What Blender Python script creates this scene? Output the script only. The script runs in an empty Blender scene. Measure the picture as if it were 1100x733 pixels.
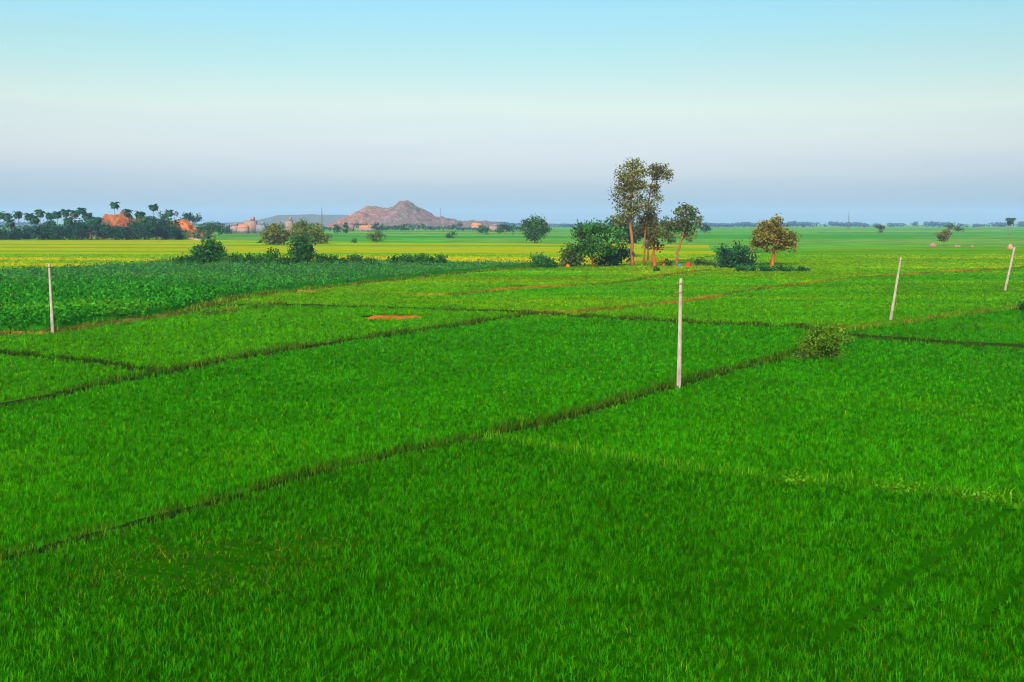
import bpy, math, random
import numpy as np

random.seed(7)
rng = np.random.default_rng(11)
scene = bpy.context.scene
COL = scene.collection

# ------------------------------------------------------------------ camera
W, Hh = 1100.0, 733.0            # size of the photograph, all measurements are in its pixels
F = 1079.0
HZ = 240.0                       # horizon row
CAMZ = 10.4
TH = math.atan((Hh / 2 - HZ) / F)
cd = bpy.data.cameras.new('camera')
cam = bpy.data.objects.new('camera', cd)
COL.objects.link(cam)
cam.location = (0, 0, CAMZ)
cam.rotation_euler = (math.pi / 2 - TH, 0, 0)
cd.sensor_width = 36.0
cd.lens = 36.0 * F / W
cd.clip_start = 0.5
cd.clip_end = 40000
scene.camera = cam


def G(px, py, z=0.0):
    """photo pixel -> point on the plane at height z"""
    u = (px - W / 2) / F
    v = (Hh / 2 - py) / F
    dx = u
    dy = math.cos(TH) + v * math.sin(TH)
    dz = -math.sin(TH) + v * math.cos(TH)
    t = (z - CAMZ) / dz
    return (dx * t, dy * t)


def GA(pts):
    return np.array([G(*p) for p in pts])


def at(px, d):
    """ground point seen in column px at forward distance d"""
    u = (px - W / 2) / F
    return (u * d * 1.003, d)


# ------------------------------------------------------------------ numpy noise
def _hash(ix, iy, s):
    h = (ix.astype(np.int64) * 374761393 + iy.astype(np.int64) * 668265263 + s * 982451653) & 0xffffffff
    h = ((h ^ (h >> 13)) * 1274126177) & 0xffffffff
    h = h ^ (h >> 16)
    return (h & 0xffff) / 65535.0


def vn(x, y, s=0):
    ix = np.floor(x); iy = np.floor(y)
    fx = x - ix; fy = y - iy
    fx = fx * fx * (3 - 2 * fx); fy = fy * fy * (3 - 2 * fy)
    a = _hash(ix, iy, s); b = _hash(ix + 1, iy, s)
    c = _hash(ix, iy + 1, s); d = _hash(ix + 1, iy + 1, s)
    return (a * (1 - fx) + b * fx) * (1 - fy) + (c * (1 - fx) + d * fx) * fy


def fbm(x, y, s=0, o=3):
    t = 0; a = 0.5; n = 0
    for i in range(o):
        t = t + a * vn(x * 2 ** i, y * 2 ** i, s + i); n += a; a *= 0.5
    return t / n


def inpoly(P, x, y):
    r = np.zeros(x.shape, bool)
    n = len(P)
    for i in range(n):
        x1, y1 = P[i]; x2, y2 = P[(i + 1) % n]
        if y1 == y2:
            continue
        c = ((y1 > y) != (y2 > y)) & (x < (x2 - x1) * (y - y1) / (y2 - y1) + x1)
        r ^= c
    return r


def dist_poly(L, x, y):
    r = np.full(x.shape, 1e9)
    for i in range(len(L) - 1):
        ax, ay = L[i]; bx, by = L[i + 1]
        vx, vy = bx - ax, by - ay
        l2 = vx * vx + vy * vy + 1e-9
        t = np.clip(((x - ax) * vx + (y - ay) * vy) / l2, 0, 1)
        r = np.minimum(r, np.hypot(x - ax - t * vx, y - ay - t * vy))
    return r


def sstep(a, b, x):
    t = np.clip((x - a) / (b - a), 0, 1)
    return t * t * (3 - 2 * t)


# ------------------------------------------------------------------ objects
def tag(o, label=None, cat=None, group=None, kind=None):
    if label: o['label'] = label
    if cat: o['category'] = cat
    if group: o['group'] = group
    if kind: o['kind'] = kind
    return o


def empty(name, loc, rz=0.0):
    o = bpy.data.objects.new(name, None)
    o.location = loc
    o.rotation_euler = (0, 0, rz)
    o.empty_display_size = 0.5
    COL.objects.link(o)
    return o


class MB:
    """collects vertices, polygons and point colours"""
    def __init__(s):
        s.v = []; s.li = []; s.lt = []; s.c = []; s.n = 0

    def add(s, v, polys, sizes, col):
        v = np.asarray(v, float).reshape(-1, 3)
        s.v.append(v)
        s.li.append(np.asarray(polys, np.int64).ravel() + s.n)
        s.lt.append(np.asarray(sizes, np.int64).ravel())
        c = np.asarray(col, float)
        if c.ndim == 1:
            c = np.tile(c, (len(v), 1))
        s.c.append(c)
        s.n += len(v)

    def build(s, name, mat, parent=None, smooth=False, loc=None):
        v = np.concatenate(s.v); li = np.concatenate(s.li); lt = np.concatenate(s.lt); c = np.concatenate(s.c)
        me = bpy.data.meshes.new(name)
        me.vertices.add(len(v)); me.vertices.foreach_set('co', v.astype(np.float32).ravel())
        me.loops.add(len(li)); me.loops.foreach_set('vertex_index', li.astype(np.int32))
        me.polygons.add(len(lt))
        ls = np.concatenate([[0], np.cumsum(lt)[:-1]]).astype(np.int32)
        me.polygons.foreach_set('loop_start', ls)
        me.polygons.foreach_set('loop_total', lt.astype(np.int32))
        if smooth:
            me.polygons.foreach_set('use_smooth', np.ones(len(lt), bool))
        a = me.attributes.new('tint', 'FLOAT_COLOR', 'POINT')
        cc = np.ones((len(v), 4), np.float32); cc[:, :3] = c
        a.data.foreach_set('color', cc.ravel())
        me.update(calc_edges=True)
        me.validate()
        me.materials.append(mat)
        o = bpy.data.objects.new(name, me)
        COL.objects.link(o)
        if parent: o.parent = parent
        if loc is not None: o.location = loc
        return o

    # -- shapes
    def tube(s, pts, rad, col, n=7, cap=True):
        pts = np.asarray(pts, float); k = len(pts)
        V = []
        for i in range(k):
            t = pts[min(i + 1, k - 1)] - pts[max(i - 1, 0)]
            t = t / (np.linalg.norm(t) + 1e-9)
            a = np.cross(t, [0.31, 0.95, 0.05]); a /= np.linalg.norm(a) + 1e-9
            b = np.cross(t, a)
            for j in range(n):
                an = 2 * math.pi * j / n
                V.append(pts[i] + rad[i] * (math.cos(an) * a + math.sin(an) * b))
        P = []; S = []
        for i in range(k - 1):
            for j in range(n):
                P += [i * n + j, i * n + (j + 1) % n, (i + 1) * n + (j + 1) % n, (i + 1) * n + j]; S.append(4)
        if cap:
            P += list(range(n))[::-1]; S.append(n)
            P += [(k - 1) * n + j for j in range(n)]; S.append(n)
        s.add(V, P, S, col)

    def box(s, c, d, col, top=1.0, rot=0.0):
        x, y, z = c; dx, dy, dz = d[0] / 2, d[1] / 2, d[2]
        V = []
        for k, f in ((0, 1.0), (1, top)):
            for sx, sy in ((-1, -1), (1, -1), (1, 1), (-1, 1)):
                ax, ay = sx * dx * f, sy * dy * f
                V.append((x + ax * math.cos(rot) - ay * math.sin(rot), y + ax * math.sin(rot) + ay * math.cos(rot), z + k * dz))
        s.add(V, [0, 3, 2, 1, 4, 5, 6, 7, 0, 1, 5, 4, 1, 2, 6, 5, 2, 3, 7, 6, 3, 0, 4, 7], [4] * 6, col)

    def leaves(s, P, size, col, up=0.3, droop=0.0, aspect=1.0):
        """one small quad per point, random facing"""
        n = len(P)
        if n == 0: return
        N = rng.normal(size=(n, 3)); N[:, 2] += up
        N /= np.linalg.norm(N, axis=1)[:, None] + 1e-9
        A = np.cross(N, rng.normal(size=(n, 3))); A /= np.linalg.norm(A, axis=1)[:, None] + 1e-9
        B = np.cross(N, A)
        if droop:
            A = A * (1 - droop) + np.array([0, 0, -droop]); A /= np.linalg.norm(A, axis=1)[:, None]
        sz = size * rng.uniform(0.6, 1.3, n)[:, None] * 0.5
        a = A * sz * aspect; b = B * sz
        V = np.stack([P - a, P - b * 0.8 + a * 0.1, P + a, P + b * 0.8 + a * 0.1], 1).reshape(-1, 3)
        idx = np.arange(n * 4)
        s.add(V, idx, np.full(n, 4), np.repeat(np.asarray(col), 4, axis=0))

    def blades(s, x, y, z, L, w, tilt, az, col, bend=0.5):
        """curved tapering grass blades: 5 vertices each"""
        n = len(x)
        if n == 0: return
        dx, dy = np.cos(az), np.sin(az)
        fa = az + rng.uniform(-0.9, 0.9, n) + math.pi / 2
        wx, wy = np.cos(fa) * w / 2, np.sin(fa) * w / 2
        st, ct = np.sin(tilt), np.cos(tilt)
        p0 = np.stack([x, y, z], 1)
        p1 = p0 + np.stack([dx * st * L * .55, dy * st * L * .55, ct * L * .55], 1)
        t2 = np.clip(tilt + bend, 0, 2.2)
        p2 = p1 + np.stack([dx * np.sin(t2) * L * .45, dy * np.sin(t2) * L * .45, np.cos(t2) * L * .45], 1)
        wv = np.stack([wx, wy, np.zeros(n)], 1)
        V = np.stack([p0 - wv * .7, p0 + wv * .7, p1 - wv, p1 + wv, p2], 1).reshape(-1, 3)
        o = np.arange(n)[:, None] * 5
        idx = (o + np.array([[0, 1, 3, 2, 2, 3, 4]])).ravel()
        s.add(V, idx, np.tile([4, 3], n), np.repeat(np.asarray(col), 5, axis=0))


# ------------------------------------------------------------------ materials
def newmat(name):
    m = bpy.data.materials.new(name); m.use_nodes = True
    nt = m.node_tree; nt.nodes.clear()
    out = nt.nodes.new('ShaderNodeOutputMaterial')
    return m, nt, out


def leaf_mat(name, trans=0.3, nscale=0.25, namt=0.35, bump=0.0, bscale=2.0):
    m, nt, out = newmat(name)
    N = nt.nodes.new; Lk = nt.links.new
    at_ = N('ShaderNodeAttribute'); at_.attribute_name = 'tint'
    geo = N('ShaderNodeNewGeometry')
    no = N('ShaderNodeTexNoise'); no.inputs['Scale'].default_value = nscale; no.inputs['Detail'].default_value = 4
    Lk(geo.outputs['Position'], no.inputs['Vector'])
    mr = N('ShaderNodeMapRange'); mr.inputs[1].default_value = 0.3; mr.inputs[2].default_value = 0.7
    mr.inputs[3].default_value = 1 - namt; mr.inputs[4].default_value = 1 + namt
    Lk(no.outputs['Fac'], mr.inputs[0])
    mx = N('ShaderNodeVectorMath'); mx.operation = 'SCALE'
    Lk(at_.outputs['Color'], mx.inputs[0]); Lk(mr.outputs[0], mx.inputs['Scale'])
    df = N('ShaderNodeBsdfDiffuse'); tr = N('ShaderNodeBsdfTranslucent')
    Lk(mx.outputs[0], df.inputs['Color']); Lk(mx.outputs[0], tr.inputs['Color'])
    ms = N('ShaderNodeMixShader'); ms.inputs[0].default_value = trans
    Lk(df.outputs[0], ms.inputs[1]); Lk(tr.outputs[0], ms.inputs[2]); Lk(ms.outputs[0], out.inputs['Surface'])
    if bump:
        bn = N('ShaderNodeTexNoise'); bn.inputs['Scale'].default_value = bscale; bn.inputs['Detail'].default_value = 3
        Lk(geo.outputs['Position'], bn.inputs['Vector'])
        bp = N('ShaderNodeBump'); bp.inputs['Strength'].default_value = bump; bp.inputs['Distance'].default_value = 0.3
        Lk(bn.outputs['Fac'], bp.inputs['Height']); Lk(bp.outputs[0], df.inputs['Normal'])
    return m


def solid_mat(name, rough=0.9, nscale=1.0, namt=0.25, stretch=(1, 1, 1), bump=0.0, spec=0.1, coord='Object'):
    """point tint times a noise"""
    m, nt, out = newmat(name)
    N = nt.nodes.new; Lk = nt.links.new
    at_ = N('ShaderNodeAttribute'); at_.attribute_name = 'tint'
    tc = N('ShaderNodeTexCoord'); mp = N('ShaderNodeMapping'); mp.inputs['Scale'].default_value = stretch
    Lk(tc.outputs[coord], mp.inputs[0])
    no = N('ShaderNodeTexNoise'); no.inputs['Scale'].default_value = nscale; no.inputs['Detail'].default_value = 6
    Lk(mp.outputs[0], no.inputs['Vector'])
    mr = N('ShaderNodeMapRange'); mr.inputs[1].default_value = 0.3; mr.inputs[2].default_value = 0.7
    mr.inputs[3].default_value = 1 - namt; mr.inputs[4].default_value = 1 + namt
    Lk(no.outputs['Fac'], mr.inputs[0])
    mx = N('ShaderNodeVectorMath'); mx.operation = 'SCALE'
    Lk(at_.outputs['Color'], mx.inputs[0]); Lk(mr.outputs[0], mx.inputs['Scale'])
    b = N('ShaderNodeBsdfPrincipled'); b.inputs['Roughness'].default_value = rough
    b.inputs['Specular IOR Level'].default_value = spec
    Lk(mx.outputs[0], b.inputs['Base Color']); Lk(b.outputs[0], out.inputs['Surface'])
    if bump:
        bp = N('ShaderNodeBump'); bp.inputs['Strength'].default_value = bump; bp.inputs['Distance'].default_value = 0.05
        Lk(no.outputs['Fac'], bp.inputs['Height']); Lk(bp.outputs[0], b.inputs['Normal'])
    return m


M_CROP = leaf_mat('crop_leaf', 0.3, 0.12, 0.10, 0.9, 1.6)
M_LEAF = leaf_mat('tree_leaf', 0.25, 0.35, 0.3)
M_FAR = leaf_mat('far_leaf', 0.1, 0.01, 0.25)
M_BARK = solid_mat('bark', 0.9, 3.0, 0.35, (1, 1, 0.25), 0.5, 0.0)
M_SOIL = solid_mat('soil', 0.95, 1.3, 0.35, (1, 1, 1), 0.6, 0.0)
M_CONC = solid_mat('concrete', 0.85, 4.0, 0.34, (1, 1, 0.3), 0.2, 0.2)
M_METAL = solid_mat('rusty_metal', 0.7, 12.0, 0.3, (1, 1, 1), 0.1, 0.4)
M_WALL = solid_mat('painted_wall', 0.9, 0.6, 0.12, (1, 1, 1), 0.1)
M_CLOTH = solid_mat('cloth', 0.9, 3.0, 0.25, (1, 1, 1), 0.3)

# rock for the hills: warm granite and darker scrub between the boulders
def rock_mat():
    m, nt, out = newmat('granite')
    N = nt.nodes.new; Lk = nt.links.new
    at_ = N('ShaderNodeAttribute'); at_.attribute_name = 'tint'
    geo = N('ShaderNodeNewGeometry')
    vo = N('ShaderNodeTexVoronoi'); vo.inputs['Scale'].default_value = 0.13
    Lk(geo.outputs['Position'], vo.inputs['Vector'])
    cr = N('ShaderNodeValToRGB'); cr.color_ramp.elements[0].color = (0.55, 0.55, 0.55, 1); cr.color_ramp.elements[1].color = (1.3, 1.3, 1.3, 1)
    Lk(vo.outputs['Color'], cr.inputs[0])
    no = N('ShaderNodeTexNoise'); no.inputs['Scale'].default_value = 0.05; no.inputs['Detail'].default_value = 6
    Lk(geo.outputs['Position'], no.inputs['Vector'])
    c2 = N('ShaderNodeValToRGB'); c2.color_ramp.elements[0].position = 0.47; c2.color_ramp.elements[1].position = 0.6
    Lk(no.outputs['Fac'], c2.inputs[0])
    mu = N('ShaderNodeMix'); mu.data_type = 'RGBA'; mu.blend_type = 'MULTIPLY'; mu.inputs[0].default_value = 1
    Lk(at_.outputs['Color'], mu.inputs[6]); Lk(cr.outputs[0], mu.inputs[7])
    mi = N('ShaderNodeMix'); mi.data_type = 'RGBA'
    mf = N('ShaderNodeMath'); mf.operation = 'MULTIPLY'; mf.inputs[1].default_value = 0.6
    Lk(c2.outputs[0], mf.inputs[0])
    Lk(mf.outputs[0], mi.inputs[0]); Lk(mu.outputs[2], mi.inputs[6]); mi.inputs[7].default_value = (0.05, 0.075, 0.04, 1)
    b = N('ShaderNodeBsdfDiffuse')
    Lk(mi.outputs[2], b.inputs['Color'])
    bp = N('ShaderNodeBump'); bp.inputs['Strength'].default_value = 1; bp.inputs['Distance'].default_value = 4
    Lk(vo.outputs['Distance'], bp.inputs['Height']); Lk(bp.outputs[0], b.inputs['Normal'])
    Lk(b.outputs[0], out.inputs['Surface'])
    return m
M_ROCK = rock_mat()

# ------------------------------------------------------------------ world, sun, haze
SUN_EL, SUN_AZ = 33.0, 196.0       # azimuth clockwise from +Y: low sun behind the camera, a little to the left
world = bpy.data.worlds.new('World'); scene.world = world
world.use_nodes = True
nt = world.node_tree; nt.nodes.clear()
N = nt.nodes.new; Lk = nt.links.new
out = N('ShaderNodeOutputWorld'); bg = N('ShaderNodeBackground')
sky = N('ShaderNodeTexSky'); sky.sky_type = 'NISHITA'; sky.sun_disc = False
sky.sun_elevation = math.radians(SUN_EL); sky.sun_rotation = math.radians(SUN_AZ)
sky.air_density = 1.0; sky.dust_density = 1.0; sky.ozone_density = 1.0
tc = N('ShaderNodeTexCoord'); sp = N('ShaderNodeSeparateXYZ')
Lk(tc.outputs['Generated'], sp.inputs[0])
mr = N('ShaderNodeMapRange'); mr.inputs[1].default_value = 0.0; mr.inputs[2].default_value = 0.30
nm = N('ShaderNodeMapping'); nm.inputs['Scale'].default_value = (1.5, 1.5, 22)
nn_ = N('ShaderNodeTexNoise'); nn_.inputs['Scale'].default_value = 1.6; nn_.inputs['Detail'].default_value = 5
Lk(tc.outputs['Generated'], nm.inputs[0]); Lk(nm.outputs[0], nn_.inputs['Vector'])
na = N('ShaderNodeMath'); na.operation = 'MULTIPLY_ADD'; na.inputs[1].default_value = 0.035; na.inputs[2].default_value = -0.0175
Lk(nn_.outputs['Fac'], na.inputs[0])
nb_ = N('ShaderNodeMath'); nb_.operation = 'ADD'
Lk(na.outputs[0], nb_.inputs[0]); Lk(sp.outputs['Z'], nb_.inputs[1])
Lk(nb_.outputs[0], mr.inputs[0])
rp = N('ShaderNodeValToRGB')
SKY = [(0.0, (0.122, 0.162, 0.25)), (0.10, (0.162, 0.182, 0.256)), (0.22, (0.255, 0.228, 0.248)), (0.36, (0.335, 0.292, 0.236)), (0.55, (0.282, 0.328, 0.262)), (0.76, (0.245, 0.366, 0.34)), (0.9, (0.35, 0.47, 0.42)), (1.0, (1.0, 1.0, 0.9))]
e = rp.color_ramp.elements
while len(e) < len(SKY): e.new(0.5)
for el, (p, c) in zip(e, SKY):
    el.position = p; el.color = (*c, 1)
Lk(mr.outputs[0], rp.inputs[0])
mu = N('ShaderNodeMix'); mu.data_type = 'RGBA'; mu.blend_type = 'MULTIPLY'; mu.inputs[0].default_value = 1.0
Lk(sky.outputs[0], mu.inputs[6]); Lk(rp.outputs[0], mu.inputs[7])
mrx = N('ShaderNodeMapRange'); mrx.inputs[1].default_value = -0.46; mrx.inputs[2].default_value = 0.46
mrx.inputs[3].default_value = 1.04; mrx.inputs[4].default_value = 0.84
Lk(sp.outputs['X'], mrx.inputs[0])
sx_ = N('ShaderNodeVectorMath'); sx_.operation = 'SCALE'
Lk(mu.outputs[2], sx_.inputs[0]); Lk(mrx.outputs[0], sx_.inputs['Scale'])
Lk(sx_.outputs[0], bg.inputs['Color']); bg.inputs['Strength'].default_value = 0.15
Lk(bg.outputs[0], out.inputs['Surface'])

sl = bpy.data.lights.new('sun', 'SUN'); sl.energy = 2.6; sl.angle = math.radians(20); sl.color = (1.0, 0.84, 0.62)
so = bpy.data.objects.new('sun', sl); COL.objects.link(so)
so.location = (-100, -200, 120)
so.rotation_euler = (math.radians(90 - SUN_EL), 0, math.radians(-SUN_AZ + 180))

HAZE_D = 0.95e-4
hz = MB()
hz.box((0, 5600, -1.0), (15000, 12000, 161.0), (1, 1, 1))
m, nt, out = newmat('haze_air')
pv = nt.nodes.new('ShaderNodeVolumePrincipled')
pv.inputs['Color'].default_value = (0.40, 0.66, 0.92, 1); pv.inputs['Density'].default_value = HAZE_D
nt.links.new(pv.outputs[0], out.inputs['Volume'])
tag(hz.build('haze', m), 'thin blue evening haze over the plain', 'haze', None, 'stuff')

# ------------------------------------------------------------------ ground
def ground_mat():
    m, nt, out = newmat('plain_ground')
    N = nt.nodes.new; Lk = nt.links.new
    geo = N('ShaderNodeNewGeometry')
    mp = N('ShaderNodeMapping'); mp.inputs['Scale'].default_value = (0.0045, 0.010, 1); mp.inputs['Rotation'].default_value = (0, 0, 0.12)
    Lk(geo.outputs['Position'], mp.inputs[0])
    vo = N('ShaderNodeTexVoronoi'); vo.inputs['Scale'].default_value = 1.0; vo.distance = 'CHEBYCHEV'
    Lk(mp.outputs[0], vo.inputs['Vector'])
    cr = N('ShaderNodeValToRGB')
    cols = [(0.0, (0.02, 0.13, 0.012)), (0.3, (0.035, 0.17, 0.012)), (0.5, (0.07, 0.20, 0.012)), (0.68, (0.05, 0.15, 0.02)), (0.85, (0.11, 0.19, 0.02)), (1.0, (0.03, 0.11, 0.03))]
    e = cr.color_ramp.elements
    while len(e) < len(cols): e.new(0.5)
    for el, (p, c) in zip(e, cols):
        el.position = p; el.color = (*c, 1)
    sp = N('ShaderNodeSeparateColor'); Lk(vo.outputs['Color'], sp.inputs[0]); Lk(sp.outputs[0], cr.inputs[0])
    no = N('ShaderNodeTexNoise'); no.inputs['Scale'].default_value = 0.05; no.inputs['Detail'].default_value = 8
    Lk(geo.outputs['Position'], no.inputs['Vector'])
    mr = N('ShaderNodeMapRange'); mr.inputs[1].default_value = .3; mr.inputs[2].default_value = .7; mr.inputs[3].default_value = .7; mr.inputs[4].default_value = 1.3
    Lk(no.outputs['Fac'], mr.inputs[0])
    sc = N('ShaderNodeVectorMath'); sc.operation = 'SCALE'
    Lk(cr.outputs[0], sc.inputs[0]); Lk(mr.outputs[0], sc.inputs['Scale'])
    # bare earth between the near fields
    sx = N('ShaderNodeSeparateXYZ'); Lk(geo.outputs['Position'], sx.inputs[0])
    m2 = N('ShaderNodeMapRange'); m2.inputs[1].default_value = 300; m2.inputs[2].default_value = 420
    Lk(sx.outputs['Y'], m2.inputs[0])
    mi = N('ShaderNodeMix'); mi.data_type = 'RGBA'
    Lk(m2.outputs[0], mi.inputs[0]); mi.inputs[6].default_value = (0.012, 0.022, 0.003, 1); Lk(sc.outputs[0], mi.inputs[7])
    b = N('ShaderNodeBsdfDiffuse'); Lk(mi.outputs[2], b.inputs['Color']); Lk(b.outputs[0], out.inputs['Surface'])
    return m
g = MB()
gx = np.linspace(-7300, 7300, 30); gy = np.linspace(-300, 11400, 30)
V = [(x, y, 0) for y in gy for x in gx]
P = []
for j in range(29):
    for i in range(29):
        a = j * 30 + i; P += [a, a + 1, a + 31, a + 30]
g.add(V, P, [4] * (29 * 29), (1, 1, 1))
tag(g.build('ground', ground_mat()), kind='structure')

# ------------------------------------------------------------------ field layout, measured on the photograph
A1 = [(-200, 655), (0, 605), (130, 570), (260, 535), (345, 510), (430, 490), (520, 472)]
A2 = [(520, 472), (560, 463), (610, 450), (690, 425), (725, 416), (780, 400), (850, 384), (892, 366)]
B = [(520, 472), (600, 487), (660, 497), (740, 508), (840, 520), (940, 528), (1010, 535), (1100, 546), (1300, 568)]
C1 = [(-200, 473), (0, 437), (50, 429), (120, 413), (175, 403)]
C2 = [(175, 403), (240, 389), (300, 379), (350, 371), (400, 364), (450, 357), (500, 350), (540, 343), (572, 338)]
D = [(-80, 374), (0, 382), (60, 387), (120, 394), (175, 403)]
E = [(572, 338), (600, 340), (650, 343), (700, 346), (760, 349), (860, 353), (892, 360)]
FF = [(-80, 372), (0, 362), (30, 360), (57, 360), (100, 352), (150, 346), (190, 340), (225, 330), (260, 321), (330, 313), (390, 306), (430, 302), (480, 297), (520, 293), (580, 288), (605, 287)]
GB = [(320, 315), (420, 319), (478, 319), (530, 314), (585, 310), (650, 307), (709, 298), (763, 291)]
LB = [(235, 330), (307, 330), (405, 332), (522, 336), (572, 338)]
HB = [(572, 338), (616, 338), (665, 333), (703, 329), (753, 323), (791, 316), (845, 308), (900, 302), (962, 297), (1100, 289), (1300, 279)]
J = [(892, 360), (907, 356), (956, 350), (1003, 344), (1057, 337), (1100, 331), (1300, 306)]
I = [(892, 360), (932, 365), (997, 370), (1100, 376), (1300, 386)]
U = [(-80, 303), (0, 296), (70, 292), (150, 288), (190, 285), (275, 286), (400, 285), (480, 286), (580, 287), (605, 287)]
M1 = [(1096, 548), (1065, 568), (1010, 602), (960, 640), (925, 668), (885, 700)]
M2 = [(1110, 615), (1070, 655), (1045, 690)]
M3 = [(1110, 480), (1040, 515)]
lines = {k: GA(v) for k, v in dict(A1=A1, A2=A2, B=B, C1=C1, C2=C2, D=D, E=E, F=FF, G=GB, L=LB, H=HB, J=J, I=I, M1=M1, M2=M2, M3=M3).items()}
half = dict(A1=.50, A2=.7, B=.12, C1=.7, C2=.9, D=.5, E=1.0, F=1.0, G=1.0, L=.8, H=1.0, J=1.1, I=.9, M1=.05, M2=.04, M3=-.04)

# rice: canopy colour (linear), plant height
RICE = (0.022, 0.150, 0.0015)
fields = [
    ('front', A1 + B[1:] + [(1300, 1100), (-200, 1100)], (0.0150, 0.134, 0.0006), .36, 'dense dark green rice field filling the foreground'),
    ('right', A2 + I + B[::-1], (0.0180, 0.160, 0.0006), .34, 'smooth green rice field on the right behind the pale grassy bank'),
    ('mid', C1 + C2[1:] + E[1:] + A2[::-1] + A1[::-1], (0.0195, 0.166, 0.0006), .35, 'broad green rice field left of the nearest pole between two diagonal banks'),
    ('wedge', D + C1[::-1] + [(-200, 385)], (0.027, 0.176, 0.0006), .40, 'small wedge of rice at the left edge where two banks meet'),
    ('leftmid', D + C2[1:] + LB[::-1] + FF[7::-1], (0.034, 0.188, 0.0006), .44, 'bright rice field along the front edge of the tall dark crop'),
    ('lens', LB + HB[1:7] + [(763, 291)] + GB[::-1] + [(260, 321)], (0.046, 0.200, 0.0006), .42, 'light green rice field with a bare orange patch beyond the dark bank'),
    ('upper', GB + [(605, 287)] + FF[-2:8:-1], (0.064, 0.212, 0.0006), .42, 'yellowish green rice strip in front of the tall eucalyptus clump'),
    ('rightmid', E + J[1:] + HB[::-1], (0.038, 0.188, 0.0006), .42, 'light green rice field around the leaning pole on the right'),
    ('rightwedge', J + I[::-1], (0.018, 0.150, 0.0006), .42, 'narrow rice wedge at the right edge between orange bank and dark ditch'),
    ('farright', [(763, 291)] + HB[6:] + [(1300, 265), (1000, 266), (880, 268), (770, 276), (700, 284), (605, 287)], (0.074, 0.222, 0.0006), .40, 'far yellow green rice fields beyond the leaning poles on the right'),
    ('yellow', U + [(700, 284), (770, 275), (760, 264), (560, 262), (400, 261), (200, 258), (-80, 258)], (0.19, 0.22, 0.0015), .38, 'ripening yellow rice fields in strips behind the tall dark crop'),
]
polys = [(f[0], GA(f[1])) for f in fields]
tall_poly = GA(FF + U[::-1])


def edge_mask(x, y):
    """0 inside a bank corridor, 1 inside the crop"""
    e = np.ones(x.shape)
    wob = (fbm(x * .9, y * .9, 5, 2) - .5) * .5
    for k, L in lines.items():
        d = dist_poly(L, x, y) + wob * min(1, abs(half[k]) + .1)
        e = np.minimum(e, sstep(half[k], half[k] + .35, d))
    return e


PATCH = [(G(421, 343), (3.4, 2.8))]           # bare soil patch in the field
LODGE = [(G(215, 615), 2.3), (G(262, 600), 1.2), (G(160, 622), 1.2), (G(345, 588), .8)]   # flattened rice


def crop_tint(x, y, base, n):
    c = np.tile(np.array(base), (n, 1))
    big = fbm(x * .035, y * .035, 21, 3)
    med = fbm(x * .25, y * .25, 33, 3)
    st = vn(x * .02 + y * .01, y * .11, 44)
    f = (0.79 + .16 * big + .26 * med)[:, None]
    c = c * f
    strk = vn(x * .018 + y * .004, y * .16, 47) * .6 + vn(x * .05, y * .4, 48) * .4
    c = c * (1 + np.clip((y - 90) / 60, 0, 1) * (strk - .5) * .55)[:, None]
    c[:, 0] *= 1 + np.clip((y - 90) / 60, 0, 1) * (vn(x * .025, y * .13, 49) - .4) * 1.1
    yel = sstep(.50, .85, .5 * big + .25 * st + .25 * med)[:, None]
    c[:, 0:1] += yel * c[:, 1:2] * .22
    return c


def yellow_tint(x, y, n):
    """strips of different ripeness, each running across the plain"""
    yy = y + 0.10 * x + 6 * (vn(x * .02, y * .01, 3) - .5)
    k = np.floor(yy / 19.0) + 100 * np.floor((x + .3 * y) / 170.0)
    h = _hash(k, k * 0 + 3, 5)
    c = np.where((h < .42)[:, None], (.11, .27, .001), np.where((h < .85)[:, None], (.26, .30, .001), (.29, .285, .002)))
    c = c * (0.8 + .4 * fbm(x * .08, y * .3, 9, 3))[:, None]
    return c


# canopy sheets
HALFA = math.radians(33)
nb, ndp = 520, 500
bet = np.linspace(-HALFA, HALFA, nb + 1)
dd = 15.0 * (620 / 15.0) ** (np.arange(ndp + 1) / ndp)
DD, BB = np.meshgrid(dd, bet, indexing='ij')
GX, GY = DD * np.tan(BB), DD
em = edge_mask(GX.ravel(), GY.ravel()).reshape(GX.shape)
und = (fbm(GX.ravel() * .5, GY.ravel() * .5, 60, 3) - .5).reshape(GX.shape)
fcx = (GX[:-1, :-1] + GX[1:, 1:] + GX[1:, :-1] + GX[:-1, 1:]) / 4
fcy = (GY[:-1, :-1] + GY[1:, 1:]) / 2
fem = np.minimum(np.minimum(em[:-1, :-1], em[1:, 1:]), np.minimum(em[1:, :-1], em[:-1, 1:]))
fem_max = np.maximum(np.maximum(em[:-1, :-1], em[1:, 1:]), np.maximum(em[1:, :-1], em[:-1, 1:]))
for q, r in PATCH:
    fem_max = np.where(((fcx - q[0]) / r[0]) ** 2 + ((fcy - q[1]) / r[1]) ** 2 < 1, 0, fem_max)
vid = np.arange((ndp + 1) * (nb + 1)).reshape(ndp + 1, nb + 1)
fid = np.full(fcx.shape, -1)
for k in range(len(fields)):
    m_ = inpoly(polys[k][1], fcx.ravel(), fcy.ravel()).reshape(fcx.shape) & (fid < 0)
    fid[m_] = k
intall = inpoly(tall_poly, fcx.ravel(), fcy.ravel()).reshape(fcx.shape)
fid[intall] = -2
fmb = [MB() for _ in fields]
tmb = MB()


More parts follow.
